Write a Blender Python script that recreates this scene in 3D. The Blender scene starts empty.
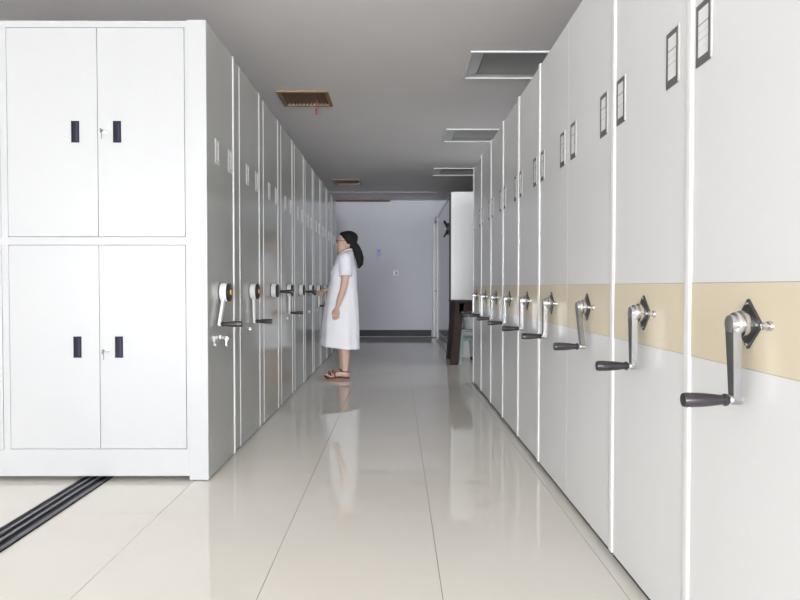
import bpy, bmesh, math, random
from mathutils import Vector, Matrix
random.seed(7)
PI = math.pi
scn = bpy.context.scene
C = scn.collection

# ------------------------------------------------------------------ camera
CAM_H = 1.005
F_PX = 630.0
cd = bpy.data.cameras.new('camera'); cam = bpy.data.objects.new('camera', cd); C.objects.link(cam)
cd.sensor_width = 36.0; cd.lens = F_PX / 800 * 36; cd.clip_start = 0.05; cd.clip_end = 100
cam.location = (0, 0, CAM_H)
cam.rotation_euler = (PI/2 - math.atan(13/F_PX), 0, -math.atan(3/F_PX))
scn.camera = cam

# ------------------------------------------------------------------ world, daylight lamps at unseen windows, exposure
w = bpy.data.worlds.new('world'); scn.world = w; w.use_nodes = True
bg = w.node_tree.nodes['Background']; bg.inputs[0].default_value = (0.82, 0.9, 1.0, 1); bg.inputs[1].default_value = 1.0
RX0, RX1, RY0, RY1, CEIL = -4.2, 4.2, -20.0, 12.8, 2.755
BACK_WIN = [(-4.1, -1.4, 0.1, 2.7), (-1.3, 1.3, 0.1, 2.7), (1.4, 4.1, 0.1, 2.7)]
LEFT_WIN = [(-14.0, -11.4, 0.2, 2.65), (-10.8, -8.2, 0.2, 2.65), (-7.6, -5.0, 0.2, 2.65), (-4.4, -1.8, 0.2, 2.65)]  # unseen left windows, spread back along the wall for even light
ADDED_RIGHT_WIN = [(-14.0, -11.4, 0.2, 2.65), (-10.8, -8.2, 0.2, 2.65), (-7.6, -5.0, 0.2, 2.65), (6.75, 8.85, 0.2, 2.65)]  # added unseen windows, to light the left panels and the far gap
RAD_BACK, RAD_LEFT, RAD_RIGHT, RAD_GAP = 68.0, 5.2, 9.0, 1.2
def daylight(name, loc, rot, sx, sy, rad):
    l = bpy.data.lights.new(name, 'AREA'); l.shape = 'RECTANGLE'; l.size = sx; l.size_y = sy
    l.energy = rad * sx * sy * PI; l.color = (0.95, 0.975, 1.0)
    o = bpy.data.objects.new(name, l); C.objects.link(o); o.location = loc; o.rotation_euler = rot
for a, b, z0, z1 in BACK_WIN:
    daylight('window_daylight', ((a+b)/2, RY0-0.3, (z0+z1)/2), (PI/2, 0, 0), b-a, z1-z0, RAD_BACK)
for a, b, z0, z1 in LEFT_WIN:
    daylight('window_daylight', (RX0-0.3, (a+b)/2, (z0+z1)/2), (PI/2, 0, -PI/2), b-a, z1-z0, RAD_LEFT)
for a, b, z0, z1 in ADDED_RIGHT_WIN:
    daylight('window_daylight', (RX1+0.3, (a+b)/2, (z0+z1)/2), (PI/2, 0, PI/2), b-a, z1-z0, RAD_GAP if a > 0 else RAD_RIGHT)  # lamps of the added right windows, the last one lifting the far end
vs = scn.view_settings
vs.view_transform = 'Standard'; vs.look = 'None'; vs.gamma = 1.0; vs.use_curve_mapping = False
vs.exposure = 0.17

# ------------------------------------------------------------------ materials
MATS = {}
def mat(name, col, rough=0.5, metal=0.0, var=0.04, scale=6.0, bump=0.0, bscale=80.0, spec=0.5, coat=0.0, rand=0.0, emit=None):
    if name in MATS: return MATS[name]
    m = bpy.data.materials.new(name); m.use_nodes = True; nt = m.node_tree; N = nt.nodes; L = nt.links
    p = N['Principled BSDF']
    tc = N.new('ShaderNodeTexCoord'); nz = N.new('ShaderNodeTexNoise'); nz.inputs['Scale'].default_value = scale; nz.inputs['Detail'].default_value = 4
    L.new(tc.outputs['Object'], nz.inputs['Vector'])
    mx = N.new('ShaderNodeMix'); mx.data_type = 'RGBA'
    mx.inputs[6].default_value = (*[max(0, c*(1-var)) for c in col], 1); mx.inputs[7].default_value = (*[min(1, c*(1+var)) for c in col], 1)
    L.new(nz.outputs['Fac'], mx.inputs[0])
    out = mx.outputs[2]
    if rand:
        oi = N.new('ShaderNodeObjectInfo'); mr = N.new('ShaderNodeMapRange'); mr.inputs[3].default_value = 1-rand; mr.inputs[4].default_value = 1+rand*0.5
        L.new(oi.outputs['Random'], mr.inputs[0])
        hs = N.new('ShaderNodeHueSaturation'); L.new(mr.outputs[0], hs.inputs['Value']); L.new(out, hs.inputs['Color']); out = hs.outputs[0]
    L.new(out, p.inputs['Base Color'])
    p.inputs['Roughness'].default_value = rough; p.inputs['Metallic'].default_value = metal
    p.inputs['Specular IOR Level'].default_value = spec; p.inputs['Coat Weight'].default_value = coat; p.inputs['Coat Roughness'].default_value = 0.05
    if bump:
        n2 = N.new('ShaderNodeTexNoise'); n2.inputs['Scale'].default_value = bscale; L.new(tc.outputs['Object'], n2.inputs['Vector'])
        bp = N.new('ShaderNodeBump'); bp.inputs['Strength'].default_value = bump; bp.inputs['Distance'].default_value = 0.002
        L.new(n2.outputs['Fac'], bp.inputs['Height']); L.new(bp.outputs[0], p.inputs['Normal'])
    MATS[name] = m
    return m
M_tile = mat('polished_tile', (0.90, 0.865, 0.80), 0.04, var=0.04, scale=3.0, rand=0.006, spec=0.5)
M_grout = mat('grout', (0.30, 0.28, 0.26), 0.6)
M_wall = mat('wall_paint', (0.66, 0.67, 0.75), 0.45, var=0.02)
M_wallw = mat('wall_white_paint', (0.82, 0.82, 0.80), 0.6, var=0.02)
M_ceil = mat('ceiling_paint', (0.92, 0.885, 0.875), 0.7, var=0.03, scale=2.0)
M_skirt = mat('dark_stone', (0.05, 0.052, 0.06), 0.45, var=0.2, spec=0.2)
M_drum = mat('white_plastic_drum', (0.82, 0.82, 0.82), 0.3, var=0.01)
M_white = mat('white_enamel', (0.44, 0.445, 0.455), 0.28, var=0.01)
M_trim = mat('white_edge_trim', (0.90, 0.90, 0.90), 0.3, var=0.01)
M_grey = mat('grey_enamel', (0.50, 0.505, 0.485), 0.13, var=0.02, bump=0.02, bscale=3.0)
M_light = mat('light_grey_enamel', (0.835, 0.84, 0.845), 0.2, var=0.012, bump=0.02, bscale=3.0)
M_band = mat('beige_enamel', (0.78, 0.69, 0.52), 0.25, var=0.02)
M_seam = mat('seam_shadow_grey', (0.3, 0.29, 0.27), 0.6)  # grey of the thin joint lines above and below the beige band
M_kick = mat('black_rubber', (0.03, 0.03, 0.032), 0.6)  # black of the left base seals and of the shade under right panels
M_black = mat('black_plastic', (0.022, 0.02, 0.024), 0.35)
M_grip = mat('dark_grip_plastic', (0.035, 0.03, 0.035), 0.3)
M_pull = mat('navy_black_pull', (0.008, 0.009, 0.020), 0.45, spec=0.2)
M_pull2 = mat('navy_pull_inner', (0.03, 0.03, 0.065), 0.45, spec=0.2)
M_chrome = mat('chrome', (0.62, 0.62, 0.63), 0.27, metal=1.0)
M_arm = mat('dull_steel', (0.36, 0.36, 0.37), 0.25, metal=1.0)
M_steel = mat('brushed_steel', (0.55, 0.55, 0.56), 0.28, metal=1.0)
M_dsteel = mat('dark_steel', (0.10, 0.10, 0.105), 0.3, metal=0.6)
M_frame = mat('label_frame_grey', (0.14, 0.135, 0.135), 0.4)
M_lframe = mat('label_frame_silver', (0.62, 0.62, 0.61), 0.3)
M_rail = mat('rail_black', (0.006, 0.006, 0.012), 0.5, spec=0.2)
M_railb = mat('rail_steel', (0.26, 0.26, 0.29), 0.4, metal=0.7)
M_vent = mat('brown_vent', (0.30, 0.17, 0.07), 0.4, var=0.15)
M_ventd = mat('vent_slat_brown', (0.20, 0.105, 0.045), 0.45, var=0.25)
M_dark = mat('dark_duct', (0.02, 0.018, 0.016), 0.8)
M_red = mat('red_ribbon', (0.32, 0.01, 0.04), 0.6)
M_lampin = mat('lamp_grey_diffuser', (0.30, 0.30, 0.29), 0.25)
M_lampend = mat('lamp_reflector', (0.62, 0.62, 0.63), 0.25)
M_part = mat('partition_panel', (0.42, 0.42, 0.46), 0.12, var=0.02)
M_pframe = mat('partition_aluminium', (0.78, 0.78, 0.80), 0.3)
M_wood = mat('dark_brown_wood', (0.045, 0.026, 0.024), 0.6, var=0.3, scale=10, spec=0.2)
M_green = mat('green_plastic', (0.23, 0.36, 0.31), 0.4)
M_bucket = mat('white_plastic', (0.75, 0.77, 0.78), 0.4)
M_blue = mat('blue_sticker', (0.16, 0.2, 0.62), 0.4)
M_bluel = mat('pale_blue_sticker', (0.42, 0.45, 0.78), 0.4)
M_orange = mat('orange_plastic', (0.70, 0.33, 0.05), 0.4)
M_skin = mat('skin', (0.62, 0.41, 0.32), 0.5, var=0.05, scale=20)
M_hair = mat('black_hair', (0.010, 0.009, 0.010), 0.65, var=0.3, spec=0.25)
M_coat = mat('white_cotton', (0.85, 0.86, 0.91), 0.8, var=0.02, bump=0.15, bscale=60)
M_sandal = mat('red_brown_leather', (0.16, 0.05, 0.04), 0.5)
M_collar = mat('dark_red_cloth', (0.16, 0.03, 0.05), 0.8)
M_lips = mat('lip_red', (0.45, 0.16, 0.14), 0.45)
def card_mat():
    m = bpy.data.materials.new('printed_card'); m.use_nodes = True; nt = m.node_tree; N = nt.nodes; L = nt.links
    p = N['Principled BSDF']; p.inputs['Roughness'].default_value = 0.35
    tc = N.new('ShaderNodeTexCoord'); sp = N.new('ShaderNodeSeparateXYZ'); L.new(tc.outputs['Generated'], sp.inputs[0])
    prev = None
    for z, hw, s in ((0.68, 0.016, 1.0), (0.52, 0.008, 0.4), (0.36, 0.012, 0.55), (0.2, 0.006, 0.3)):
        a = N.new('ShaderNodeMath'); a.operation = 'SUBTRACT'; a.inputs[1].default_value = z; L.new(sp.outputs[2], a.inputs[0])
        b = N.new('ShaderNodeMath'); b.operation = 'ABSOLUTE'; L.new(a.outputs[0], b.inputs[0])
        c = N.new('ShaderNodeMath'); c.operation = 'LESS_THAN'; c.inputs[1].default_value = hw; L.new(b.outputs[0], c.inputs[0])
        d = N.new('ShaderNodeMath'); d.operation = 'MULTIPLY'; d.inputs[1].default_value = s; L.new(c.outputs[0], d.inputs[0])
        if prev is None: prev = d
        else:
            e = N.new('ShaderNodeMath'); e.operation = 'ADD'; L.new(prev.outputs[0], e.inputs[0]); L.new(d.outputs[0], e.inputs[1]); prev = e
    mx = N.new('ShaderNodeMix'); mx.data_type = 'RGBA'; mx.inputs[6].default_value = (0.86, 0.86, 0.86, 1); mx.inputs[7].default_value = (0.38, 0.38, 0.40, 1)
    L.new(prev.outputs[0], mx.inputs[0]); L.new(mx.outputs[2], p.inputs['Base Color'])
    return m
M_card = card_mat()
def pane_mat():
    m = bpy.data.materials.new('window_glass'); m.use_nodes = True; nt = m.node_tree; N = nt.nodes; L = nt.links
    N.remove(N['Principled BSDF']); t = N.new('ShaderNodeBsdfTransparent'); g = N.new('ShaderNodeBsdfGlossy'); g.inputs['Roughness'].default_value = 0.02
    mx = N.new('ShaderNodeMixShader'); mx.inputs[0].default_value = 0.06
    L.new(t.outputs[0], mx.inputs[1]); L.new(g.outputs[0], mx.inputs[2]); L.new(mx.outputs[0], N['Material Output'].inputs[0])
    return m
M_pane = pane_mat()

# ------------------------------------------------------------------ mesh helpers
class MB:
    def __init__(s): s.bm = bmesh.new()
    def box(s, x0, x1, y0, y1, z0, z1, bev=0.0, seg=2):
        r = bmesh.ops.create_cube(s.bm, size=1.0); vs_ = r['verts']
        for v in vs_:
            v.co = Vector(((x0+x1)/2 + v.co.x*(x1-x0), (y0+y1)/2 + v.co.y*(y1-y0), (z0+z1)/2 + v.co.z*(z1-z0)))
        if bev:
            es = list({e for v in vs_ for e in v.link_edges})
            bmesh.ops.bevel(s.bm, geom=es, offset=bev, segments=seg, affect='EDGES', profile=0.5)
        return s
    def lathe(s, prof, origin=(0,0,0), axis='Z', n=24, cap=True):
        # prof: list of (t along axis, radius)
        o = Vector(origin)
        def pt(t, r, a):
            c, d = r*math.cos(a), r*math.sin(a)
            return o + (Vector((c, d, t)) if axis == 'Z' else Vector((t, c, d)) if axis == 'X' else Vector((c, t, d)))
        rings = [[s.bm.verts.new(pt(t, max(r, 1e-5), 2*PI*k/n)) for k in range(n)] for t, r in prof]
        for A, B in zip(rings, rings[1:]):
            for k in range(n): s.bm.faces.new((A[k], A[(k+1)%n], B[(k+1)%n], B[k]))
        if cap:
            s.bm.faces.new(rings[0]); s.bm.faces.new(rings[-1])
        return s
    def tube(s, pts, radii, n=12, flat=None):
        pts = [Vector(p) for p in pts]
        if not isinstance(radii, (list, tuple)): radii = [radii]*len(pts)
        rings = []; ref = None
        for i, p in enumerate(pts):
            d = (pts[min(i+1, len(pts)-1)] - pts[max(i-1, 0)]).normalized()
            if ref is None: ref = Vector((0,0,1)) if abs(d.z) < 0.9 else Vector((1,0,0))
            u = (ref - d*ref.dot(d)).normalized(); v = d.cross(u); ref = u
            rings.append([s.bm.verts.new(p + radii[i]*(math.cos(2*PI*k/n)*u + math.sin(2*PI*k/n)*v)) for k in range(n)])
        for A, B in zip(rings, rings[1:]):
            for k in range(n): s.bm.faces.new((A[k], A[(k+1)%n], B[(k+1)%n], B[k]))
        s.bm.faces.new(rings[0]); s.bm.faces.new(rings[-1])
        return s
    def ball(s, c, r, seg=20, rings=12, rot=None):
        m = Matrix.Translation(Vector(c)) @ (rot if rot else Matrix.Identity(4)) @ Matrix.Diagonal((*(r if isinstance(r, (tuple, list)) else (r, r, r)), 1))
        bmesh.ops.create_uvsphere(s.bm, u_segments=seg, v_segments=rings, radius=1.0, matrix=m); return s
    def caps(s, pts, radii, n=14):          # rounded chain of tapered limbs
        s.tube(pts, radii, n)
        for p, r in zip(pts, radii): s.ball(p, r, 14, 8)
        return s
    def prism(s, poly, axis, t0, t1):
        # poly in the two other axes (order: X->(y,z), Y->(x,z), Z->(x,y))
        def P(a, b, t): return Vector((t, a, b)) if axis == 'X' else Vector((a, t, b)) if axis == 'Y' else Vector((a, b, t))
        A = [s.bm.verts.new(P(a, b, t0)) for a, b in poly]; B = [s.bm.verts.new(P(a, b, t1)) for a, b in poly]
        k = len(poly)
        s.bm.faces.new(A); s.bm.faces.new(B)
        for i in range(k): s.bm.faces.new((A[i], A[(i+1)%k], B[(i+1)%k], B[i]))
        return s
    def mesh(s, name, m, smooth=False):
        bmesh.ops.recalc_face_normals(s.bm, faces=s.bm.faces)
        me = bpy.data.meshes.new(name); s.bm.to_mesh(me); s.bm.free(); me.materials.append(m)
        if smooth:
            for p in me.polygons: p.use_smooth = True
            try: me.set_sharp_from_angle(angle=math.radians(40))
            except Exception: pass
        return me
def put(name, me, parent=None, loc=(0,0,0), rot=(0,0,0)):
    o = bpy.data.objects.new(name, me); C.objects.link(o); o.location = loc; o.rotation_euler = rot
    if parent is not None: o.parent = parent
    return o
def obj(name, mb, m, parent=None, smooth=False, loc=(0,0,0), rot=(0,0,0)):
    return put(name, mb.mesh(name, m, smooth), parent, loc, rot)
def tag(o, label, cat, group=None):
    o['label'] = label; o['category'] = cat
    if group: o['group'] = group
    return o
def thing(name, label, cat, loc=(0,0,0), group=None):
    o = bpy.data.objects.new(name, None); C.objects.link(o); o.location = loc; o.empty_display_size = 0.1
    return tag(o, label, cat, group)
def struct(o, label=None):
    o['kind'] = 'structure'
    if label: o['label'] = label
    return o

# ------------------------------------------------------------------ shell
def slab_with_holes(mb, axis, t0, t1, a0, a1, b0, b1, holes):
    As = sorted({a0, a1, *[h[0] for h in holes], *[h[1] for h in holes]}); Bs = sorted({b0, b1, *[h[2] for h in holes], *[h[3] for h in holes]})
    for i in range(len(As)-1):
        for j in range(len(Bs)-1):
            ca, cb = (As[i]+As[i+1])/2, (Bs[j]+Bs[j+1])/2
            if any(h[0] < ca < h[1] and h[2] < cb < h[3] for h in holes): continue
            if axis == 'Z': mb.box(As[i], As[i+1], Bs[j], Bs[j+1], t0, t1)
            elif axis == 'Y': mb.box(As[i], As[i+1], t0, t1, Bs[j], Bs[j+1])
            else: mb.box(t0, t1, As[i], As[i+1], Bs[j], Bs[j+1])
    return mb
LAMPS = [(0.562, 1.76, y, y+0.58) for y in (4.72, 7.02, 9.32)]
VENTS = [(-1.066, -0.636, 5.68, 6.10), (-1.03, -0.62, 10.30, 10.75)]
SLOT = (-1.22, -0.16, 12.55, 12.70)
floor = struct(obj('floor', MB().box(RX0, RX1, RY0, RY1, -0.10, -0.003), M_grout), 'polished cream tiled floor of the aisle')
gx, gy, ts = -0.452, 2.176, 0.6
tile_me = MB().box(-0.29875, 0.29875, -0.2998, 0.2998, -0.010, 0.0).mesh('floor_tile', M_tile)
for i in range(-5, 6):
    for j in range(-4, 18):
        x, y = gx + (i+0.5)*ts, gy + (j+0.5)*ts
        if y < RY1-0.29: put('floor_tile', tile_me, floor, (x, y, 0.0))
# beyond the tiles in view
mb = MB(); NX0, NX1, NY0, NY1 = gx-5*ts, gx+6*ts, gy-4*ts, gy+18*ts
slab_with_holes(mb, 'Z', -0.01, 0.0, RX0, RX1, RY0, RY1, [(NX0, NX1, NY0, min(NY1, RY1))])
o = obj('floor_border', mb, M_tile, floor)
struct(obj('ceiling', slab_with_holes(MB(), 'Z', CEIL, CEIL+0.06, RX0, RX1, RY0, RY1, LAMPS + VENTS + [SLOT]), M_ceil), 'plain pale ceiling above the aisle')
struct(obj('wall_far', MB().box(RX0, RX1, RY1, RY1+0.15, 0, CEIL), M_wall), 'pale lilac wall at the end of the aisle')
struct(obj('wall_back', slab_with_holes(MB(), 'Y', RY0-0.15, RY0, RX0, RX1, 0, CEIL, BACK_WIN), M_wallw))
struct(obj('wall_left', slab_with_holes(MB(), 'X', RX0-0.15, RX0, RY0, RY1, 0, CEIL, LEFT_WIN), M_wallw))
struct(obj('wall_right', slab_with_holes(MB(), 'X', RX1, RX1+0.15, RY0, RY1, 0, CEIL, ADDED_RIGHT_WIN), M_wallw))
struct(obj('baseboard_far', MB().box(RX0, 0.70, RY1-0.02, RY1, 0, 0.132, 0.003), M_skirt), 'dark glossy skirting along the far wall')
struct(obj('trim_1', MB().box(RX0, 0.74, 11.65, 11.68, CEIL-0.005, CEIL), M_ceil), 'thin strip across the far ceiling')
wi = 0
def unseen_window(n, axis, t, a, b, z0, z1):
    def bx(mb, a0, a1, zz0, zz1, t0=0.0, t1=0.06):
        return mb.box(a0, a1, t-t1, t-t0, zz0, zz1) if axis == 'Y' else mb.box(t-t1, t-t0, a0, a1, zz0, zz1)
    mb = MB(); fw = 0.05; m = (a+b)/2
    bx(mb, a, a+fw, z0, z1); bx(mb, b-fw, b, z0, z1); bx(mb, a+fw, b-fw, z0, z0+fw); bx(mb, a+fw, b-fw, z1-fw, z1); bx(mb, m-0.03, m+0.03, z0+fw, z1-fw)
    o = struct(obj('window_%d' % n, mb, M_trim))
    obj('pane', bx(MB(), a+fw, m-0.03, z0+fw, z1-fw, 0.028, 0.032), M_pane, o); obj('pane', bx(MB(), m+0.03, b-fw, z0+fw, z1-fw, 0.028, 0.032), M_pane, o)
for k, q in enumerate(BACK_WIN): unseen_window(k+1, 'Y', RY0-0.04, *q)
for k, q in enumerate(LEFT_WIN): unseen_window(k+4, 'X', RX0-0.04, *q)
for k, q in enumerate(ADDED_RIGHT_WIN): unseen_window(k+8, 'X', RX1+0.10, *q)  # frames and panes of the added right-hand windows

# ------------------------------------------------------------------ shelving rows
LX, RX = -0.976, 0.796           # aisle-side faces
L_H, R_H = 2.369, 2.235
def holder_meshes(sgn, W, H, fm, key):
    # thin holder on a panel whose face looks to sgn*X ; origin at holder centre on the face
    def X(a, b): return (a, b) if sgn > 0 else (-b, -a)
    x0, x1 = X(0, 0.003)
    mb = MB()
    mb.box(x0, x1, -W/2, -W/2+0.010, -H/2, H/2); mb.box(x0, x1, W/2-0.010, W/2, -H/2, H/2)
    mb.box(x0, x1, -W/2+0.010, W/2-0.010, -H/2, -H/2+0.022); mb.box(x0, x1, -W/2+0.010, W/2-0.010, H/2-0.014, H/2)
    c0, c1 = X(0, 0.0015)
    card = MB().box(c0, c1, -W/2+0.010, W/2-0.010, -H/2+0.022, H/2-0.014)
    e0, e1 = X(0.0, 0.0028)
    clip = MB().box(e0, e1, -W/2-0.006, -W/2, -H/2+0.004, H/2+0.002)
    return mb.mesh('label_holder', fm), card.mesh('card', M_card), clip.mesh('clip', M_lframe)
HR = holder_meshes(-1, 0.076, 0.160, M_frame, 'r')
HL = holder_meshes(+1, 0.065, 0.130, M_lframe, 'l')
def put_holder(hm, parent, loc):
    h = put('label_holder', hm[0], parent, loc); put('card', hm[1], h); put('clip', hm[2], h)

# right-hand crank (reaches into the aisle along -X), origin on the panel face at the hub
dia = MB().prism([(-0.054,0),(0,-0.056),(0.054,0),(0,0.056)], 'X', -0.006, 0.0).mesh('crank_plate', M_dsteel)
boltm = MB().lathe([(-0.0065, 0.002), (-0.006, 0.0038), (-0.003, 0.0042), (0.0, 0.0042)], axis='X', n=10).mesh('bolt', M_chrome, True)
hubm = MB().lathe([(-0.048, 0.012), (-0.047, 0.0195), (-0.036, 0.020), (-0.036, 0.026), (-0.030, 0.027), (-0.028, 0.024), (-0.024, 0.024), (-0.022, 0.030), (-0.013, 0.030), (-0.011, 0.025), (-0.005, 0.025)], axis='X', n=28).mesh('crank_hub', M_chrome, True)
lockm = MB().lathe([(-0.019, 0.005), (-0.018, 0.008), (-0.011, 0.008), (-0.010, 0.006), (-0.007, 0.006), (-0.006, 0.010), (0.0, 0.011)], axis='X', n=16).mesh('lock_knob', M_chrome, True)
def arm_poly(w0, w1, ln, n=8):
    pts = [(w0/2*math.cos(a), w0/2*math.sin(a)) for a in [PI*k/n for k in range(n+1)]]
    pts += [(-w1/2*math.cos(a), -ln - w1/2*math.sin(a)) for a in [PI*k/n for k in range(n+1)]]
    return pts
arm_r = MB().prism(arm_poly(0.036, 0.022, 0.170), 'X', -0.050, -0.032).mesh('crank_arm', M_arm)
grip_prof = [(0.0, 0.008), (0.006, 0.009), (0.008, 0.0135), (0.014, 0.0140), (0.017, 0.0110), (0.024, 0.0115), (0.040, 0.0135), (0.060, 0.0155), (0.085, 0.0165), (0.100, 0.0165), (0.106, 0.0150), (0.107, 0.009)]
grip_r = MB().lathe([(-0.052-t, r) for t, r in grip_prof], origin=(0, 0, -0.170), axis='X', n=24).mesh('crank_grip', M_grip, True)
nut_r = MB().lathe([(-0.058, 0.007), (-0.050, 0.011), (-0.028, 0.011), (-0.026, 0.007)], origin=(0, 0, -0.170), axis='X', n=14).mesh('arm_nut', M_chrome, True)
R_Y0, R_P = 1.130, 0.604
kick_r = None
r_names = ['nearest the camera, with the largest crank', 'second from the camera on the right', 'third on the right, its crank arm slanting', 'fourth on the right, flush against the third',
           'fifth from the camera on the right', 'sixth from the camera on the right', 'seventh from the camera on the right', 'second from the far end on the right', 'at the far end of the right row']
r_ang = [4, 2, 20, 0, 1, 0, -1, 1, 0]
rb = MB().box(0.10, 2.75, 0.006, R_P-0.006, 0.03, R_H-0.01, 0.003, 1).mesh('shelf_body', M_light)
rp = MB().box(0.0, 0.10, 0.001, R_P-0.001, 0.022, R_H, 0.0012, 1).mesh('end_panel', M_light)
rband = MB().box(-0.0015, 0.0, 0.004, R_P-0.004, 0.820, 1.015).mesh('accent_band', M_band)
rk = MB().box(0.012, 0.08, 0.01, R_P-0.01, 0.0, 0.022).mesh('kick_strip', M_kick)  # black strip painting the shade in the gap under the panel
rstrip = MB().box(-0.006, 0.02, R_P-0.036, R_P-0.0005, 0.022, R_H+0.010, 0.005, 3).mesh('edge_strip', M_trim, True)
rseam = MB().box(-0.0005, 0.0, 0.004, R_P-0.004, 1.015, 1.0165)
rseam.box(-0.0005, 0.0, 0.004, R_P-0.004, 0.8185, 0.820)
rseam = rseam.mesh('panel_seam', M_seam)
for k in range(9):
    u = thing('mobile_shelving_unit', 'light grey shelving unit with beige band, ' + r_names[k], 'shelving unit', (RX, R_Y0+k*R_P, 0), 'shelving units of the right row')
    put('shelf_body', rb, u); put('end_panel', rp, u); put('accent_band', rband, u)['label'] = 'beige band across the grey panel'
    put('kick_strip', rk, u); put('panel_seam', rseam, u)
    if k != 2: put('edge_strip', rstrip, u)['label'] = 'white vertical edge strip'
    for yy in (0.095, R_P-0.090): put_holder(HR, u, (0, yy, 1.665))
    cy, cz = R_P/2-0.018, 0.922
    pl = put('crank_plate', dia, u, (-0.0015, cy, cz))
    for by, bz in ((0, 0.046), (0, -0.046), (0.043, 0), (-0.043, 0)): put('bolt', boltm, pl, (-0.004, by, bz))
    put('crank_hub', hubm, u, (-0.0015, cy, cz))
    a = put('crank_arm', arm_r, u, (0.002, cy, cz), (math.radians(-r_ang[k]), 0, 0))
    put('crank_grip', grip_r, a)['label'] = 'dark tapered hand grip'; put('arm_nut', nut_r, a)
    put('lock_knob', lockm, u, (-0.0015, cy-0.080, cz+0.0))

# left row: white-doored end cabinet and nine grey units
drum = MB().lathe([(0.002, 0.046), (0.004, 0.052), (0.038, 0.052), (0.040, 0.049)], axis='X', n=32).mesh('crank_drum', M_drum, True)
drumring = MB().lathe([(0.040, 0.051), (0.050, 0.051), (0.053, 0.047), (0.053, 0.010)], axis='X', n=32).mesh('drum_cap', M_black, True)
drumback = MB().lathe([(0.0, 0.055), (0.004, 0.055)], axis='X', n=32).mesh('drum_base', M_black, True)
drumknob = MB().lathe([(0.052, 0.016), (0.060, 0.015), (0.061, 0.008)], axis='X', n=16).mesh('drum_badge', M_orange, True)
arm_l = MB().prism(arm_poly(0.034, 0.022, 0.200), 'X', 0.014, 0.028).mesh('crank_arm', M_drum)
arm_c = MB().lathe([(0.028, 0.056), (0.036, 0.056)], axis='X', n=28).mesh('arm_collar', M_white, True)
grip_l = MB().lathe([(0.028+t*1.06, r) for t, r in grip_prof], origin=(0, 0, -0.200), axis='X', n=24).mesh('crank_grip', M_grip, True)
lk_cyl = MB().lathe([(0.0, 0.015), (0.006, 0.014), (0.008, 0.010), (0.011, 0.010), (0.012, 0.006)], axis='X', n=18)
lk_cyl.box(0.0, 0.010, -0.030, -0.010, 0.004, 0.016, 0.003, 2)
lk_cyl = lk_cyl.mesh('panel_lock', M_steel, True)
def key_mesh(ax):
    mb = MB()
    if ax == 'X':
        mb.box(0.01, 0.028, -0.0012, 0.0012, -0.004, 0.004); mb.lathe([(-0.0012, 0.012), (0.0012, 0.012)], origin=(0.034, 0, -0.004), axis='Y', n=14)
        mb.box(0.029, 0.037, 0.0015, 0.0035, -0.045, -0.010)
    else:
        mb.box(-0.0012, 0.0012, -0.045, -0.02, -0.004, 0.004); mb.lathe([(-0.0012, 0.012), (0.0012, 0.012)], origin=(0, -0.052, -0.004), axis='X', n=14)
        mb.box(0.0015, 0.0035, -0.055, -0.047, -0.045, -0.010)
    return mb.mesh('key', M_arm)
key_x, key_y = key_mesh('X'), key_mesh('Y')
def left_crank(u, cy, ang, cz=0.975, badge=False):
    d = put('crank_drum', drum, u, (0, cy, cz)); d['label'] = 'white crank drum with black cap'
    put('drum_base', drumback, d); put('drum_cap', drumring, d)
    if badge: put('drum_badge', drumknob, d)
    a = put('crank_arm', arm_l, u, (0, cy, cz), (math.radians(ang), 0, 0))
    put('crank_grip', grip_l, a)['label'] = 'black tapered hand grip'
def left_lock(u, cy, cz=0.725, key=False):
    l = put('panel_lock', lk_cyl, u, (0, cy, cz))
    if key: put('key', key_x, l)
L_Y0, L_D0, L_P = 3.253, 0.530, 0.70
l_lab = ['second', 'third', 'fourth', 'fifth']
ROW_L = 2.05                       # length of the left row behind its end panel
# first cabinet
u = thing('mobile_filing_cabinet', 'white steel filing cabinet with four doors at the front of the left row', 'cabinet', (LX, L_Y0, 0))
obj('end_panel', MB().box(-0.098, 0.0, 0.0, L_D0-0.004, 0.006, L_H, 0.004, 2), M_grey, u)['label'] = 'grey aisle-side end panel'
obj('corner_post', MB().box(-0.0985, -0.0005, -0.0035, 0.0, 0.006, L_H, 0.001, 1), M_white, u)['label'] = 'white front edge of the end panel'
obj('kick_strip', MB().box(-0.085, -0.012, 0.012, L_D0-0.012, 0.0, 0.006), M_kick, u)
BW = 0.945
fr = MB(); fy0, fy1 = 0.002, 0.03
for b in range(2):
    xr = -0.100 - b*BW; xl = xr - BW
    fr.box(xr-0.012, xr, fy0, fy1, 0.025, L_H-0.004)
    fr.box(xl, xl+0.022, fy0, fy1, 0.025, L_H-0.004)
    fr.box(xl+0.022, xr-0.012, fy0, fy1, L_H-0.038, L_H-0.004)
    fr.box(xl+0.022, xr-0.012, fy0, fy1, 1.222, 1.262)
    fr.box(xl+0.022, xr-0.012, fy0, fy1, 0.025, 0.165)
obj('front_frame', fr, M_white, u)
obj('shelf_body', MB().box(-0.100-2*BW, -0.100, 0.034, L_D0-0.006, 0.03, L_H-0.006), M_white, u)
obj('edge_strip', MB().box(-0.02, 0.006, L_D0-0.020, L_D0-0.0005, 0.006, L_H+0.004, 0.005, 3), M_trim, u, True)['label'] = 'white vertical edge strip'
pull_f = MB(); pw, ph = 0.040, 0.110
pull_f.box(-pw/2, -pw/2+0.007, -0.004, 0.0, -ph/2, ph/2); pull_f.box(pw/2-0.007, pw/2, -0.004, 0.0, -ph/2, ph/2)
pull_f.box(-pw/2+0.007, pw/2-0.007, -0.004, 0.0, -ph/2, -ph/2+0.008); pull_f.box(-pw/2+0.007, pw/2-0.007, -0.004, 0.0, ph/2-0.008, ph/2)
pull_f.box(-pw/2+0.007, 0.004, -0.001, 0.0, -ph/2+0.008, ph/2-0.008)
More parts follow.
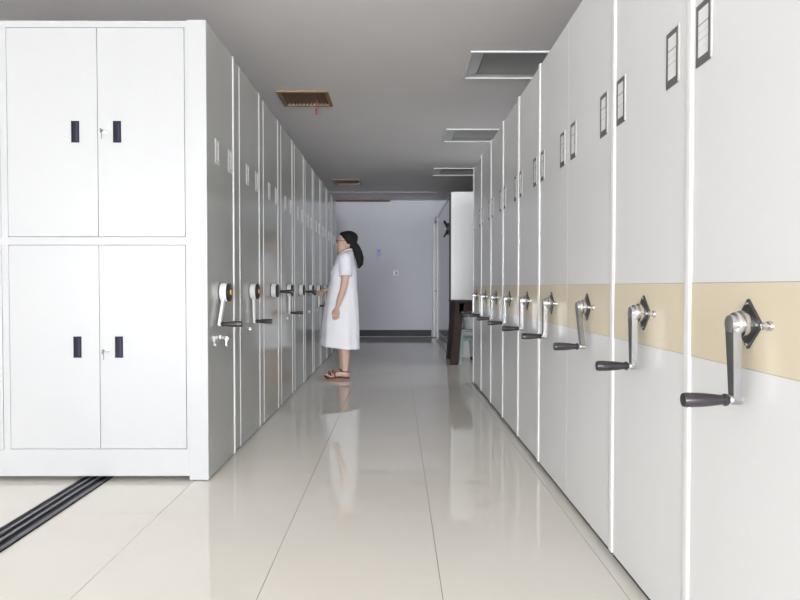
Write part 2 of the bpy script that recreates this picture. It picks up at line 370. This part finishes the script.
pull_f = pull_f.mesh('door_pull', M_pull)
pull_i = MB().box(0.004, pw/2-0.007, -0.0025, 0.0, -ph/2+0.008, ph/2-0.008).mesh('pull_plate', M_pull2)
dlock = MB().lathe([(0.0, 0.013), (-0.008, 0.012), (-0.009, 0.008), (-0.022, 0.008), (-0.023, 0.004)], axis='Y', n=16).mesh('door_lock', M_chrome, True)
for b in range(2):
    xr = -0.100 - b*BW - 0.012 - 0.0022; xl = -0.100 - (b+1)*BW + 0.022 + 0.0022
    xm = -0.100 - b*BW - 0.4585
    for z0, z1, hz, lz in ((1.2642, L_H-0.0402, 1.800, 1.798), (0.1672, 1.2198, 0.695, 0.680)):
        for side, (a, c) in enumerate(((xl, xm-0.0011), (xm+0.0011, xr))):
            d = obj('door', MB().box(a, c, 0.0, 0.020, z0, z1, 0.002, 2), M_white, u)
            hx = xm + (0.1005 if side else -0.1135)
            h = put('door_pull', pull_f, d, (hx, 0.0, hz)); h['label'] = 'dark blue-black recessed door pull'
            put('pull_plate', pull_i, h) if False else put('pull_plate', pull_i, d, (hx, 0.0, hz))
            if side:
                put('door_lock', dlock, d, (xm+0.040, 0.0, lz)); put('key', key_y, d, (xm+0.040, 0.0, lz))
for yy in (0.185, 0.445): put_holder(HL, u, (0, yy, 1.735))
left_crank(u, 0.245, -32, badge=True); left_lock(u, 0.225, key=True)
# the others
lb = MB().box(-0.108-2*BW, -0.108, 0.006, L_P-0.006, 0.03, L_H-0.01).mesh('shelf_body', M_light)
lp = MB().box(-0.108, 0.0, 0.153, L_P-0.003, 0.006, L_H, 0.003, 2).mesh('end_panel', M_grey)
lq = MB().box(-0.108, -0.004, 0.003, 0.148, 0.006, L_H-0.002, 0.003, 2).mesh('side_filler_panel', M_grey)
lst_ = mat('light_edge_trim', (0.68, 0.68, 0.68), 0.35, var=0.01)
ls2 = MB().box(-0.02, 0.0005, 0.1485, 0.1525, 0.006, L_H, 0.002, 2).mesh('joint_strip', lst_, True)
lst = MB().box(-0.02, 0.006, L_P-0.018, L_P-0.0005, 0.006, L_H+0.004, 0.005, 3).mesh('edge_strip', lst_, True)
lk = MB().box(-0.09, -0.012, 0.01, L_P-0.01, 0.0, 0.006).mesh('kick_strip', M_kick)
l_ang = [4, 88, 0, 85, 75, 0, 2, 0, 0]
l_names = ['second in the left row, crank hanging straight down', 'third in the left row, crank arm turned level', 'fourth in the left row, crank hanging down',
           'fifth from the front of the left row', 'held by the person in white, sixth in the left row', 'just beyond the person in white, seventh in the left row', 'eighth from the front of the left row',
           'second from the far end of the left row', 'at the far end of the left row']
for k in range(9):
    u = thing('mobile_shelving_unit', 'plain grey shelving unit ' + l_names[k], 'shelving unit', (LX, L_Y0+L_D0+k*L_P, 0), 'shelving units of the left row')
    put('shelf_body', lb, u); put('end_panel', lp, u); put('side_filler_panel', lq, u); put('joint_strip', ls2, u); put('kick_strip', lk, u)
    put('edge_strip', lst, u)['label'] = 'white vertical edge strip'
    for yy in (0.350, 0.620): put_holder(HL, u, (0, yy, 1.735))
    left_crank(u, 0.425, l_ang[k], badge=(k == 0)); left_lock(u, 0.400)

# ------------------------------------------------------------------ floor rail
r = thing('floor_rail', 'dark steel guide rail on the floor running under the white cabinet', 'rail', (-1.572, -2.5, 0))
RL = 12.6
obj('rail_base', MB().box(-0.072, 0.072, 0, RL, 0.0, 0.005), M_rail, r)
obj('rail_bar', MB().box(-0.034, -0.022, 0, RL, 0.005, 0.013, 0.002, 1), M_railb, r)
obj('rail_bar', MB().box(0.006, 0.020, 0, RL, 0.005, 0.013, 0.002, 1), M_railb, r)
obj('rail_edge', MB().box(0.048, 0.072, 0, RL, 0.005, 0.009, 0.002, 1), M_dsteel, r)
obj('rail_edge', MB().box(-0.072, -0.066, 0, RL, 0.005, 0.009, 0.001, 1), M_railb, r)

# ------------------------------------------------------------------ ceiling fixtures
l_words = ['nearest unlit recessed ceiling light above the right row', 'middle unlit recessed ceiling light above the right row', 'farthest unlit recessed ceiling light near the white partition']
for k, (x0, x1, y0, y1) in enumerate(LAMPS):
    t = thing('ceiling_light', l_words[k], 'ceiling light', (x0, y0, CEIL), 'recessed ceiling lights')
    W, D = x1-x0, y1-y0
    mb = MB(); e = 0.014
    mb.box(-e, W+e, -e, 0.004, -0.010, 0.0); mb.box(-e, W+e, D-0.004, D+e, -0.010, 0.0); mb.box(-e, 0.004, 0.004, D-0.004, -0.010, 0.0); mb.box(W-0.004, W+e, 0.004, D-0.004, -0.010, 0.0)
    obj('rim', mb, M_pframe, t)
    mb = MB(); mb.box(0, W, 0, D, 0.095, 0.105); mb.box(0, 0.006, 0, D, 0.0, 0.095); mb.box(W-0.006, W, 0, D, 0, 0.095); mb.box(0.006, W-0.006, 0, 0.006, 0, 0.095); mb.box(0.006, W-0.006, D-0.006, D, 0, 0.095)
    obj('housing', mb, M_lampin, t)
    for s in (0, 1):
        poly = [(0.007, 0.004), (0.012, 0.002), (0.10, 0.026), (0.10, 0.094), (0.007, 0.094)]
        if s: poly = [(W-a, b) for a, b in poly]
        obj('end_reflector', MB().prism(poly, 'Y', 0.007, D-0.007), M_lampend, t)
    obj('diffuser', MB().box(0.105, W-0.105, 0.008, D-0.008, 0.024, 0.032), M_lampin, t)
v_words = ['brown louvred ceiling vent with a red ribbon, nearer the camera', 'small brown louvred ceiling vent near the far wall']
for k, (x0, x1, y0, y1) in enumerate(VENTS):
    t = thing('ceiling_vent', v_words[k], 'vent', (x0, y0, CEIL), 'brown ceiling vents'); W, D = x1-x0, y1-y0
    mb = MB(); e = 0.018
    mb.box(-e, W+e, -e, 0.014, -0.012, 0.0); mb.box(-e, W+e, D-0.014, D+e, -0.012, 0.0); mb.box(-e, 0.014, 0.014, D-0.014, -0.012, 0.0); mb.box(W-0.014, W+e, 0.014, D-0.014, -0.012, 0.0)
    obj('frame', mb, M_vent, t); obj('duct', MB().box(0, W, 0, D, 0.10, 0.11), M_dark, t)
    sl = MB().prism([(-0.013, 0.004), (-0.011, 0.004), (0.013, 0.026), (0.011, 0.026)], 'Y', 0.012, D-0.012).mesh('slat', M_ventd)
    for q in range(12): put('slat', sl, t, (0.030 + q*(W-0.06)/11, 0, -0.010))
t = thing('slot_vent', 'long thin dark brown slot vent along the far wall ceiling', 'vent', (SLOT[0], SLOT[2], CEIL)); W, D = SLOT[1]-SLOT[0], SLOT[3]-SLOT[2]
mb = MB(); e = 0.02; mb.box(-e, W+e, -e, 0.01, -0.03, 0); mb.box(-e, W+e, D-0.01, D+e, -0.03, 0); mb.box(-e, 0.01, 0.01, D-0.01, -0.03, 0); mb.box(W-0.01, W+e, 0.01, D-0.01, -0.03, 0)
obj('frame', mb, M_ventd, t); obj('duct', MB().box(0, W, 0, D, 0.08, 0.09), M_dark, t)
for q in range(3): obj('slat', MB().box(0.01, W-0.01, 0.03+q*0.035, 0.045+q*0.035, -0.006, 0.004), M_ventd, t)
rbn = MB(); pts = [(0, 0, 0), (0.004, -0.004, -0.03), (0.0, 0.003, -0.06), (-0.006, -0.002, -0.10), (-0.004, 0.002, -0.14)]
ww = [0.003, 0.004, 0.006, 0.009, 0.007]
A = [rbn.bm.verts.new((p[0]-w_, p[1]-0.002, p[2])) for p, w_ in zip(pts, ww)]; B = [rbn.bm.verts.new((p[0]+w_, p[1]-0.002, p[2])) for p, w_ in zip(pts, ww)]
A2 = [rbn.bm.verts.new((p[0]-w_, p[1]+0.002, p[2])) for p, w_ in zip(pts, ww)]; B2 = [rbn.bm.verts.new((p[0]+w_, p[1]+0.002, p[2])) for p, w_ in zip(pts, ww)]
for i in range(len(pts)-1):
    for P, Q in ((A, B), (B, B2), (B2, A2), (A2, A)): rbn.bm.faces.new((P[i], Q[i], Q[i+1], P[i+1]))
rbn.bm.faces.new((A[0], A2[0], B2[0], B[0])); rbn.bm.faces.new((A[-1], B[-1], B2[-1], A2[-1]))
tag(obj('ribbon', rbn, M_red, None, loc=(-0.745, 5.90, CEIL-0.008)), 'short red ribbon hanging from the brown ceiling vent', 'ribbon')

# ------------------------------------------------------------------ far end: partition, door, table, stool
PX, PY, PH = 0.76, 9.04, 2.36
g = struct(obj('wall_partition_side', MB().box(PX, PX+0.06, PY, 11.72, 0.0, PH), M_part), 'grey glossy side of the office partition')
obj('top_rail', MB().box(PX-0.006, PX, PY+0.03, 11.72, 2.29, 2.33), M_part, g)
obj('bottom_rail', MB().box(PX-0.012, PX, PY+0.03, 11.72, 0.0, 0.05), M_pframe, g)
obj('mid_rail', MB().box(PX-0.004, PX, PY+0.03, 11.72, 0.18, 0.20), M_pframe, g)
obj('corner_post', MB().box(PX-0.012, PX+0.012, PY-0.012, PY+0.02, 0.0, PH, 0.003, 2), M_skirt, g)
f2 = struct(obj('wall_partition_front', MB().box(PX+0.012, RX1, PY-0.010, PY+0.05, 0.0, PH), M_trim), 'white panel of the office partition above the dark table')
obj('corner_trim', MB().box(PX+0.012, PX+0.05, PY-0.022, PY-0.010, 0.0, PH, 0.004, 2), M_trim, f2)
obj('top_trim', MB().box(PX+0.05, RX1, PY-0.020, PY-0.010, PH-0.02, PH+0.004), M_trim, f2)
dr = struct(obj('door_1', MB().box(PX+0.010, PX+0.05, 11.80, 12.66, 0.01, 2.28, 0.003, 1), M_part), 'grey door at the far right end of the aisle')
mb = MB(); mb.box(PX-0.02, PX+0.06, 11.72, 11.80, 0.0, 2.34, 0.003, 1); mb.box(PX-0.04, PX+0.06, 12.66, 12.78, 0.0, 2.34, 0.003, 1); mb.box(PX-0.02, PX+0.06, 11.80, 12.66, 2.28, 2.34)
obj('door_frame', mb, M_pframe, dr)
mb = MB().lathe([(-0.05, 0.008), (-0.006, 0.008), (-0.005, 0.022), (0.0, 0.022)], origin=(PX+0.010, 11.90, 0.93), axis='X', n=14); mb.box(PX-0.045, PX-0.032, 11.89, 12.02, 0.92, 0.94, 0.004, 2)
obj('door_handle', mb, M_dsteel, dr)
# black fixture on the partition side
t = thing('wall_fixture', 'small black bracket-like fixture mounted high on the grey partition', 'fixture', (PX, 9.40, 1.87))
obj('base_plate', MB().lathe([(-0.030, 0.07), (-0.026, 0.085), (0.0, 0.088)], axis='X', n=20), M_black, t, True)
for a in (62, 118, 242, 298):
    ra = math.radians(a); cy, cz = math.cos(ra), math.sin(ra)
    obj('arm', MB().caps([(-0.012, 0.03*cy, 0.03*cz), (-0.03, 0.09*cy, 0.08*cz), (-0.055, 0.12*cy, 0.125*cz)], [0.016, 0.015, 0.013], 8), M_black, t, True)
obj('knob', MB().lathe([(-0.045, 0.008), (-0.042, 0.014), (-0.018, 0.016)], axis='X', n=14), M_chrome, t, True)
# table
t = thing('side_table', 'dark brown wooden table with splayed legs in front of white partition', 'table', (0.74, 8.05, 0))
TW, TD, TH = 1.2, 0.85, 0.825
obj('table_top', MB().box(-0.01, TW, 0.0, TD, TH-0.030, TH, 0.004, 2), M_wood, t)
obj('apron', MB().box(0.06, TW-0.08, 0.03, 0.06, TH-0.155, TH-0.030), M_wood, t)
obj('apron', MB().box(0.06, TW-0.08, TD-0.06, TD-0.03, TH-0.155, TH-0.030), M_wood, t)
obj('apron', MB().box(0.05, 0.08, 0.06, TD-0.06, TH-0.155, TH-0.030), M_wood, t)
for sx in (0, 1):
    for sy in (0, 1):
        poly = [(0.015, TH-0.03), (0.12, TH-0.03), (0.045, 0.0), (-0.05, 0.0)]
        if sx: poly = [(TW-a-0.01, b) for a, b in poly]
        y0 = 0.03 if not sy else TD-0.08
        obj('leg', MB().prism(poly, 'Y', y0, y0+0.05), M_wood, t)
obj('side_panel', MB().prism([(0.03, TH-0.03), (0.075, TH-0.03), (0.005, 0.06), (-0.035, 0.06)], 'Y', 0.08, TD-0.08), M_wood, t)
# stool under the table
t = thing('plastic_stool', 'pale green plastic stool tucked beside the dark table', 'stool', (1.02, 8.42, 0))
obj('seat', MB().box(-0.19, 0.19, -0.16, 0.16, 0.415, 0.450, 0.012, 3), M_green, t, True)
for sx in (-1, 1):
    for sy in (-1, 1):
        mb = MB(); a = [(sx*0.165, sy*0.135), (sx*0.185, sy*0.155)]
        vs0 = []
        for (cx_, cy_), z, h in ((a[0], 0.42, 0.020), (a[1], 0.0, 0.017)):
            vs0.append([mb.bm.verts.new((cx_+dx*h, cy_+dy*h, z)) for dx, dy in ((-1,-1),(1,-1),(1,1),(-1,1))])
        for i in range(4): mb.bm.faces.new((vs0[0][i], vs0[0][(i+1)%4], vs0[1][(i+1)%4], vs0[1][i]))
        mb.bm.faces.new(vs0[0]); mb.bm.faces.new(vs0[1]); obj('leg', mb, M_green, t)
obj('rung', MB().box(-0.16, 0.16, -0.150, -0.130, 0.30, 0.335), M_green, t); obj('rung', MB().box(-0.16, 0.16, 0.130, 0.150, 0.30, 0.335), M_green, t)
obj('rung', MB().box(-0.18, -0.16, -0.13, 0.13, 0.30, 0.335), M_green, t); obj('rung', MB().box(0.16, 0.18, -0.13, 0.13, 0.30, 0.335), M_green, t)
t = thing('storage_tub', 'white tub sitting on the green stool seat', 'tub', (1.02, 8.42, 0.451))
obj('tub_body', MB().lathe([(0.0, 0.118), (0.006, 0.125), (0.14, 0.145), (0.15, 0.147)], n=28), M_bucket, t, True)
obj('tub_lid', MB().lathe([(0.148, 0.150), (0.160, 0.151), (0.166, 0.140)], n=28), M_bucket, t, True)
t = thing('bucket', 'white bucket on the floor behind the green stool', 'bucket', (1.13, 8.76, 0))
obj('bucket_body', MB().lathe([(0.0, 0.10), (0.004, 0.105), (0.27, 0.135), (0.29, 0.142), (0.28, 0.130), (0.02, 0.100)], n=28), M_bucket, t, True)
obj('bucket_base', MB().lathe([(0.0, 0.106), (0.035, 0.110)], n=28), M_dsteel, t, True)
# sticker and switch on the far wall
t = tag(obj('wall_notice', MB().box(-0.05, 0.05, -0.004, 0.0, -0.075, 0.075), M_bluel, None, loc=(-0.37, RY1, 1.70)), 'small blue notice stuck on the far lilac wall', 'notice')
obj('emblem', MB().lathe([(-0.006, 0.026), (-0.004, 0.026)], origin=(0, 0, 0.035), axis='Y', n=16), M_blue, t)
t = thing('light_switch', 'small pale switch plate on the far lilac wall', 'switch', (-0.03, RY1, 1.29))
obj('plate', MB().box(-0.055, 0.055, -0.010, 0.0, -0.055, 0.055, 0.003, 2), M_pframe, t); obj('rocker', MB().box(-0.03, -0.002, -0.015, -0.010, -0.03, 0.03, 0.002, 1), M_trim, t); obj('rocker', MB().box(0.002, 0.03, -0.015, -0.010, -0.03, 0.03, 0.002, 1), M_frame, t)

# ------------------------------------------------------------------ person
P0X, P0Y = -0.58, 6.96
def W3(f, l, z): return Vector((-f, -l, z))        # facing -X, own left towards the camera
def Pm(pts): return [W3(*p) for p in pts]
person = thing('person', 'person in white short-sleeved coat and sandals turning a crank on the left row', 'person', (P0X, P0Y, 0))
def remeshed(name, mb, m, vox, it, parent):
    o = obj(name, mb, m, None)
    a = o.modifiers.new('r', 'REMESH'); a.mode = 'VOXEL'; a.voxel_size = vox; a.use_smooth_shade = True
    b = o.modifiers.new('s', 'SMOOTH'); b.iterations = it; b.factor = 0.5
    dg = bpy.context.evaluated_depsgraph_get(); me = bpy.data.meshes.new_from_object(o.evaluated_get(dg))
    for p in me.polygons: p.use_smooth = True
    old = o.data; o.modifiers.clear(); o.data = me; bpy.data.meshes.remove(old); me.name = name
    if not me.materials: me.materials.append(m)
    o.parent = parent
    return o
b = MB()
# trunk
b.caps(Pm([(0, 0, 0.86), (0.01, 0, 1.0), (0.0, 0, 1.15), (-0.01, 0, 1.27)]), [0.125, 0.105, 0.115, 0.095])
b.caps(Pm([(-0.015, 0.145, 1.325), (-0.015, -0.145, 1.325)]), [0.048, 0.048])
b.caps(Pm([(-0.03, 0, 1.30), (-0.025, 0, 1.37), (-0.012, 0, 1.43)]), [0.058, 0.050, 0.048])
# head
b.ball(W3(-0.025, 0, 1.515), (0.096, 0.074, 0.098))
b.ball(W3(0.025, 0, 1.445), (0.052, 0.054, 0.062)); b.ball(W3(0.045, 0, 1.400), (0.026, 0.028, 0.022)); b.ball(W3(0.020, 0, 1.49), (0.060, 0.060, 0.070))
b.tube(Pm([(0.070, 0, 1.515), (0.082, 0, 1.490), (0.092, 0, 1.468), (0.074, 0, 1.458)]), [0.008, 0.011, 0.014, 0.010], 10)
b.ball(W3(0.070, 0, 1.436), (0.012, 0.022, 0.007)); b.ball(W3(0.068, 0, 1.424), (0.011, 0.019, 0.007))
for s in (1, -1):
    b.ball(W3(-0.018, s*0.074, 1.485), (0.016, 0.008, 0.030)); b.ball(W3(0.055, s*0.026, 1.53), (0.018, 0.020, 0.008))
# arms
b.caps(Pm([(-0.02, 0.168, 1.325), (-0.03, 0.215, 1.14), (-0.012, 0.235, 1.00), (0.0, 0.238, 0.955)]), [0.050, 0.045, 0.039, 0.037])
b.caps(Pm([(0.0, 0.238, 0.955), (0.025, 0.240, 0.89), (0.052, 0.238, 0.80)]), [0.037, 0.036, 0.025])
b.caps(Pm([(-0.02, -0.168, 1.325), (-0.03, -0.225, 1.16), (0.04, -0.275, 1.05)]), [0.050, 0.044, 0.037])
b.caps(Pm([(0.04, -0.275, 1.05), (0.14, -0.288, 1.01), (0.262, -0.298, 0.960)]), [0.037, 0.035, 0.025])
# left hand, relaxed: palm and five fingers
b.caps(Pm([(0.055, 0.238, 0.79), (0.064, 0.236, 0.745)]), [0.024, 0.022]); b.ball(W3(0.066, 0.235, 0.742), (0.034, 0.014, 0.036))
for q, (df, ln) in enumerate(((0.034, 0.072), (0.012, 0.080), (-0.010, 0.074), (-0.030, 0.058))):
    f0 = 0.066 + df*0.95
    b.caps(Pm([(f0, 0.235, 0.722), (f0+0.008, 0.228, 0.722-ln*0.45), (f0+0.008, 0.212, 0.722-ln*0.75), (f0+0.002, 0.198, 0.722-ln*0.92)]), [0.0095, 0.009, 0.0085, 0.0075], 10)
b.caps(Pm([(0.082, 0.232, 0.768), (0.108, 0.222, 0.742), (0.112, 0.212, 0.712)]), [0.012, 0.0105, 0.009], 10)
# right hand closed over the crank grip (grip axis along f at l=-0.195)
GL, GZ = -0.241, 0.923
b.caps(Pm([(0.267, -0.296, 0.958), (0.287, -0.278, 0.954)]), [0.025, 0.024]); b.ball(W3(0.298, -0.268, 0.949), (0.040, 0.028, 0.016))
for q in range(4):
    f0 = 0.264 + q*0.022
    b.caps(Pm([(f0, -0.261, 0.954), (f0+0.003, GL+0.004, GZ+0.028), (f0+0.003, GL+0.026, GZ+0.006), (f0+0.001, GL+0.018, GZ-0.018)]), [0.010, 0.0095, 0.009, 0.008], 10)
b.caps(Pm([(0.267, -0.271, 0.937), (0.277, -0.266, 0.910), (0.298, GL-0.006, GZ-0.026)]), [0.012, 0.0105, 0.009], 10)
# legs and feet
for s, df in ((1, 0.0), (-1, 0.035)):
    b.caps(Pm([(0.0, s*0.075, 0.86), (0.012+df*0.4, s*0.078, 0.65), (0.02+df*0.7, s*0.075, 0.46)]), [0.088, 0.074, 0.053])
    b.caps(Pm([(0.02+df*0.7, s*0.075, 0.46), (-0.008+df, s*0.075, 0.34), (-0.012+df, s*0.075, 0.22), (-0.010+df, s*0.075, 0.10), (-0.010+df, s*0.075, 0.065)]), [0.053, 0.057, 0.047, 0.034, 0.036])
    b.caps(Pm([(-0.028+df, s*0.075, 0.048), (0.05+df, s*0.077, 0.055), (0.115+df, s*0.080, 0.040), (0.150+df, s*0.083, 0.034)]), [0.031, 0.030, 0.026, 0.016])
    for q in range(5):
        t0 = (q-1.6)*0.017
        b.caps(Pm([(0.125+df-abs(t0)*0.3, s*(0.082+t0), 0.034), (0.185+df-q*0.010, s*(0.083+t0*1.15), 0.029)]), [0.012, 0.0115 if q == 0 else 0.009], 8)
body = remeshed('body', b, M_skin, 0.0048, 3, person)
# coat
secs = [(1.405, -0.030, 0.058, 0.066), (1.385, -0.028, 0.070, 0.095), (1.365, -0.022, 0.080, 0.150), (1.335, -0.014, 0.090, 0.188), (1.28, -0.006, 0.104, 0.196),
        (1.19, 0.003, 0.134, 0.188), (1.10, 0.008, 0.144, 0.180), (1.02, 0.014, 0.152, 0.178), (0.93, 0.020, 0.163, 0.185), (0.85, 0.027, 0.176, 0.195), (0.72, 0.034, 0.190, 0.205), (0.60, 0.040, 0.199, 0.212), (0.46, 0.044, 0.204, 0.218), (0.345, 0.045, 0.206, 0.222)]
def interp(z):
    for A_, B_ in zip(secs, secs[1:]):
        if A_[0] >= z >= B_[0]:
            t_ = (A_[0]-z)/(A_[0]-B_[0]); t_ = t_*t_*(3-2*t_)*0.5 + t_*0.5
            return [A_[i]+(B_[i]-A_[i])*t_ for i in range(4)]
    return list(secs[-1])
mb = MB(); n = 72; zs = [1.405-(1.405-0.345)*i/56 for i in range(57)]; rings = []
for z in zs:
    _, c, hf, hl = interp(z); fold = max(0, (1.15-z)/0.8); ring = []
    for k in range(n):
        a = 2*PI*k/n
        ca, sa = math.cos(a), math.sin(a); e = 0.82
        cf = math.copysign(abs(ca)**e, ca); sf = math.copysign(abs(sa)**e, sa)
        wv = 1 + fold*(0.030*math.sin(7*a+0.6) + 0.016*math.sin(12*a+2.0+z*2)) + 0.006*math.sin(11*z*3+3*a)*(1 if z < 1.3 else 0)
        zz = z + (0.022*cf*max(0, (0.6-z)/0.25) if z < 0.6 else 0)
        if z > 1.36: zz -= 0.030*max(0, cf)*(z-1.36)/0.045
        ring.append(mb.bm.verts.new(W3(c+hf*cf*wv, hl*sf*wv, zz)))
    rings.append(ring)
for A_, B_ in zip(rings, rings[1:]):
    for k in range(n): mb.bm.faces.new((A_[k], A_[(k+1)%n], B_[(k+1)%n], B_[k]))
bmesh.ops.recalc_face_normals(mb.bm, faces=mb.bm.faces)
def thicken(o, t=0.004):
    md = o.modifiers.new('t', 'SOLIDIFY'); md.thickness = t; md.offset = 1
    dg = bpy.context.evaluated_depsgraph_get(); me = bpy.data.meshes.new_from_object(o.evaluated_get(dg))
    for p in me.polygons: p.use_smooth = True
    o.modifiers.clear(); o.data = me; return o
coat = thicken(obj('coat', mb, M_coat, person, True)); coat['label'] = 'white cotton coat reaching below the knees'
for s, pts, rd in ((1, [(-0.015, 0.135, 1.335), (-0.02, 0.178, 1.310), (-0.027, 0.208, 1.24), (-0.030, 0.228, 1.12)], [0.055, 0.066, 0.066, 0.064]),
                   (-1, [(-0.015, -0.135, 1.335), (-0.02, -0.178, 1.310), (-0.025, -0.215, 1.24), (-0.026, -0.240, 1.13)], [0.055, 0.066, 0.066, 0.064])):
    m2 = MB(); m2.tube(Pm(pts), rd, 24)
    last = [f for f in m2.bm.faces if len(f.verts) == 24]
    bmesh.ops.delete(m2.bm, geom=last, context='FACES_ONLY'); bmesh.ops.subdivide_edges(m2.bm, edges=[e for e in m2.bm.edges], cuts=1, smooth=0.5)
    thicken(obj('sleeve', m2, M_coat, coat, True))
m2 = MB(); col = []
for k in range(40):
    a = 2*PI*k/40 
    col.append((-0.026+0.062*math.cos(a), 0.066*math.sin(a), 1.408 - 0.036*max(0, math.cos(a)) + 0.012*max(0, -math.cos(a))))
m2.tube(Pm(col + col[:1]), 0.011, 8); obj('collar', m2, M_coat, coat, True)
m2 = MB(); col2 = [(f_*0.92-0.002, l_*0.90, z_+0.012) for f_, l_, z_ in col]
m2.tube(Pm(col2 + col2[:1]), 0.009, 8); obj('inner_collar', m2, M_collar, person, True)['label'] = 'dark red inner collar'
m2 = MB(); m2.box(-0.157, -0.149, -0.11, -0.04, 1.10, 1.19) if False else m2.prism([(0.03, 1.175), (0.105, 1.175), (0.105, 1.08), (0.068, 1.068), (0.03, 1.08)], 'X', -0.152, -0.140)
for v in m2.bm.verts: v.co.y = -v.co.y; v.co.x += 0.012*(abs(v.co.y)/0.1)
obj('chest_pocket', m2, M_coat, coat)
for z in (1.22, 1.08, 0.94, 0.80, 0.66):
    _, c, hf, hl = interp(z); m2 = MB().lathe([(-0.003, 0.009), (0.006, 0.009)], origin=W3(c+hf+0.004, 0, z), axis='X', n=12); obj('button', m2, M_bucket, coat, True)
# hair
h = MB()
h.ball(W3(-0.055, 0, 1.535), (0.094, 0.084, 0.090)); h.ball(W3(-0.095, 0, 1.545), (0.056, 0.066, 0.066)); h.ball(W3(-0.030, 0, 1.562), (0.072, 0.078, 0.062)); h.ball(W3(-0.085, 0, 1.47), (0.048, 0.062, 0.060))
h.ball(W3(0.012, 0, 1.585), (0.040, 0.058, 0.030))
for s in (1, -1): h.caps(Pm([(0.006, s*0.066, 1.565), (-0.024, s*0.078, 1.53), (-0.048, s*0.076, 1.49)]), [0.018, 0.018, 0.018])
h.caps(Pm([(-0.105, 0, 1.475), (-0.128, 0, 1.44), (-0.148, 0.0, 1.385), (-0.168, 0.0, 1.32), (-0.170, 0.0, 1.265), (-0.160, 0.0, 1.225)]), [0.040, 0.044, 0.050, 0.048, 0.038, 0.018])
hair = remeshed('hair', h, M_hair, 0.005, 3, person); hair['label'] = 'black hair tied in a low ponytail'
m2 = MB().lathe([(-0.012, 0.034), (-0.010, 0.040), (0.010, 0.040), (0.012, 0.034)], axis='Z', n=20)
obj('hair_tie', m2, M_black, hair, True, loc=W3(-0.128, 0, 1.448), rot=(0, -0.7, 0))
# face details
for s in (1, -1):
    obj('eye', MB().ball(W3(0.0655, s*0.028, 1.506), (0.006, 0.012, 0.006), 12, 8), M_black, person, True)
    obj('eyebrow', MB().caps(Pm([(0.069, s*0.016, 1.530), (0.062, s*0.042, 1.530)]), [0.003, 0.0025], 8), M_hair, person, True)
obj('lips', MB().ball(W3(0.0785, 0, 1.430), (0.005, 0.019, 0.007), 14, 8), M_lips, person, True)
gl = MB()
for s in (1, -1):
    loop = [(0.083, s*(0.030+0.024*math.cos(2*PI*k/18)), 1.505+0.019*math.sin(2*PI*k/18)) for k in range(19)]
    gl.tube(Pm(loop), 0.0028, 6); gl.tube(Pm([(0.083, s*0.054, 1.511), (0.06, s*0.074, 1.512), (-0.02, s*0.082, 1.508)]), 0.0028, 6)
gl.tube(Pm([(0.083, 0.007, 1.510), (0.087, 0, 1.513), (0.083, -0.007, 1.510)]), 0.0028, 6)
obj('glasses', gl, M_dsteel, person, True)['label'] = 'thin dark-framed glasses'
# sandals
for s, df in ((1, 0.0), (-1, 0.035)):
    m2 = MB(); poly = []
    for k in range(28):
        a = 2*PI*k/28; fx = 0.070 + 0.132*math.cos(a); wd = 0.040 + 0.008*math.cos(a) - 0.006*math.cos(2*a)
        poly.append((-(fx+df), -(s*0.080 + wd*math.sin(a))))
    m2.prism(poly, 'Z', 0.0, 0.017)
    so = obj('sandal', m2, M_sandal, person)
    for f_, hz, r_ in ((0.135, 0.047, 0.040), (0.090, 0.062, 0.039)):
        arc = [(f_+df+0.012*math.sin(PI*k/14), s*0.080 + (r_+0.004)*math.cos(PI*k/14), 0.012+hz*math.sin(PI*k/14)**0.8) for k in range(15)]
        m3 = MB(); m3.tube(Pm(arc), 0.007, 8); obj('strap', m3, M_sandal, so, True)
    arc = [(-0.010+df+0.044*math.cos(2*PI*k/24), s*0.076+0.041*math.sin(2*PI*k/24), 0.082+0.006*math.cos(2*PI*k/24)) for k in range(25)]
    m3 = MB(); m3.tube(Pm(arc), 0.005, 8); obj('ankle_strap', m3, M_sandal, so, True)
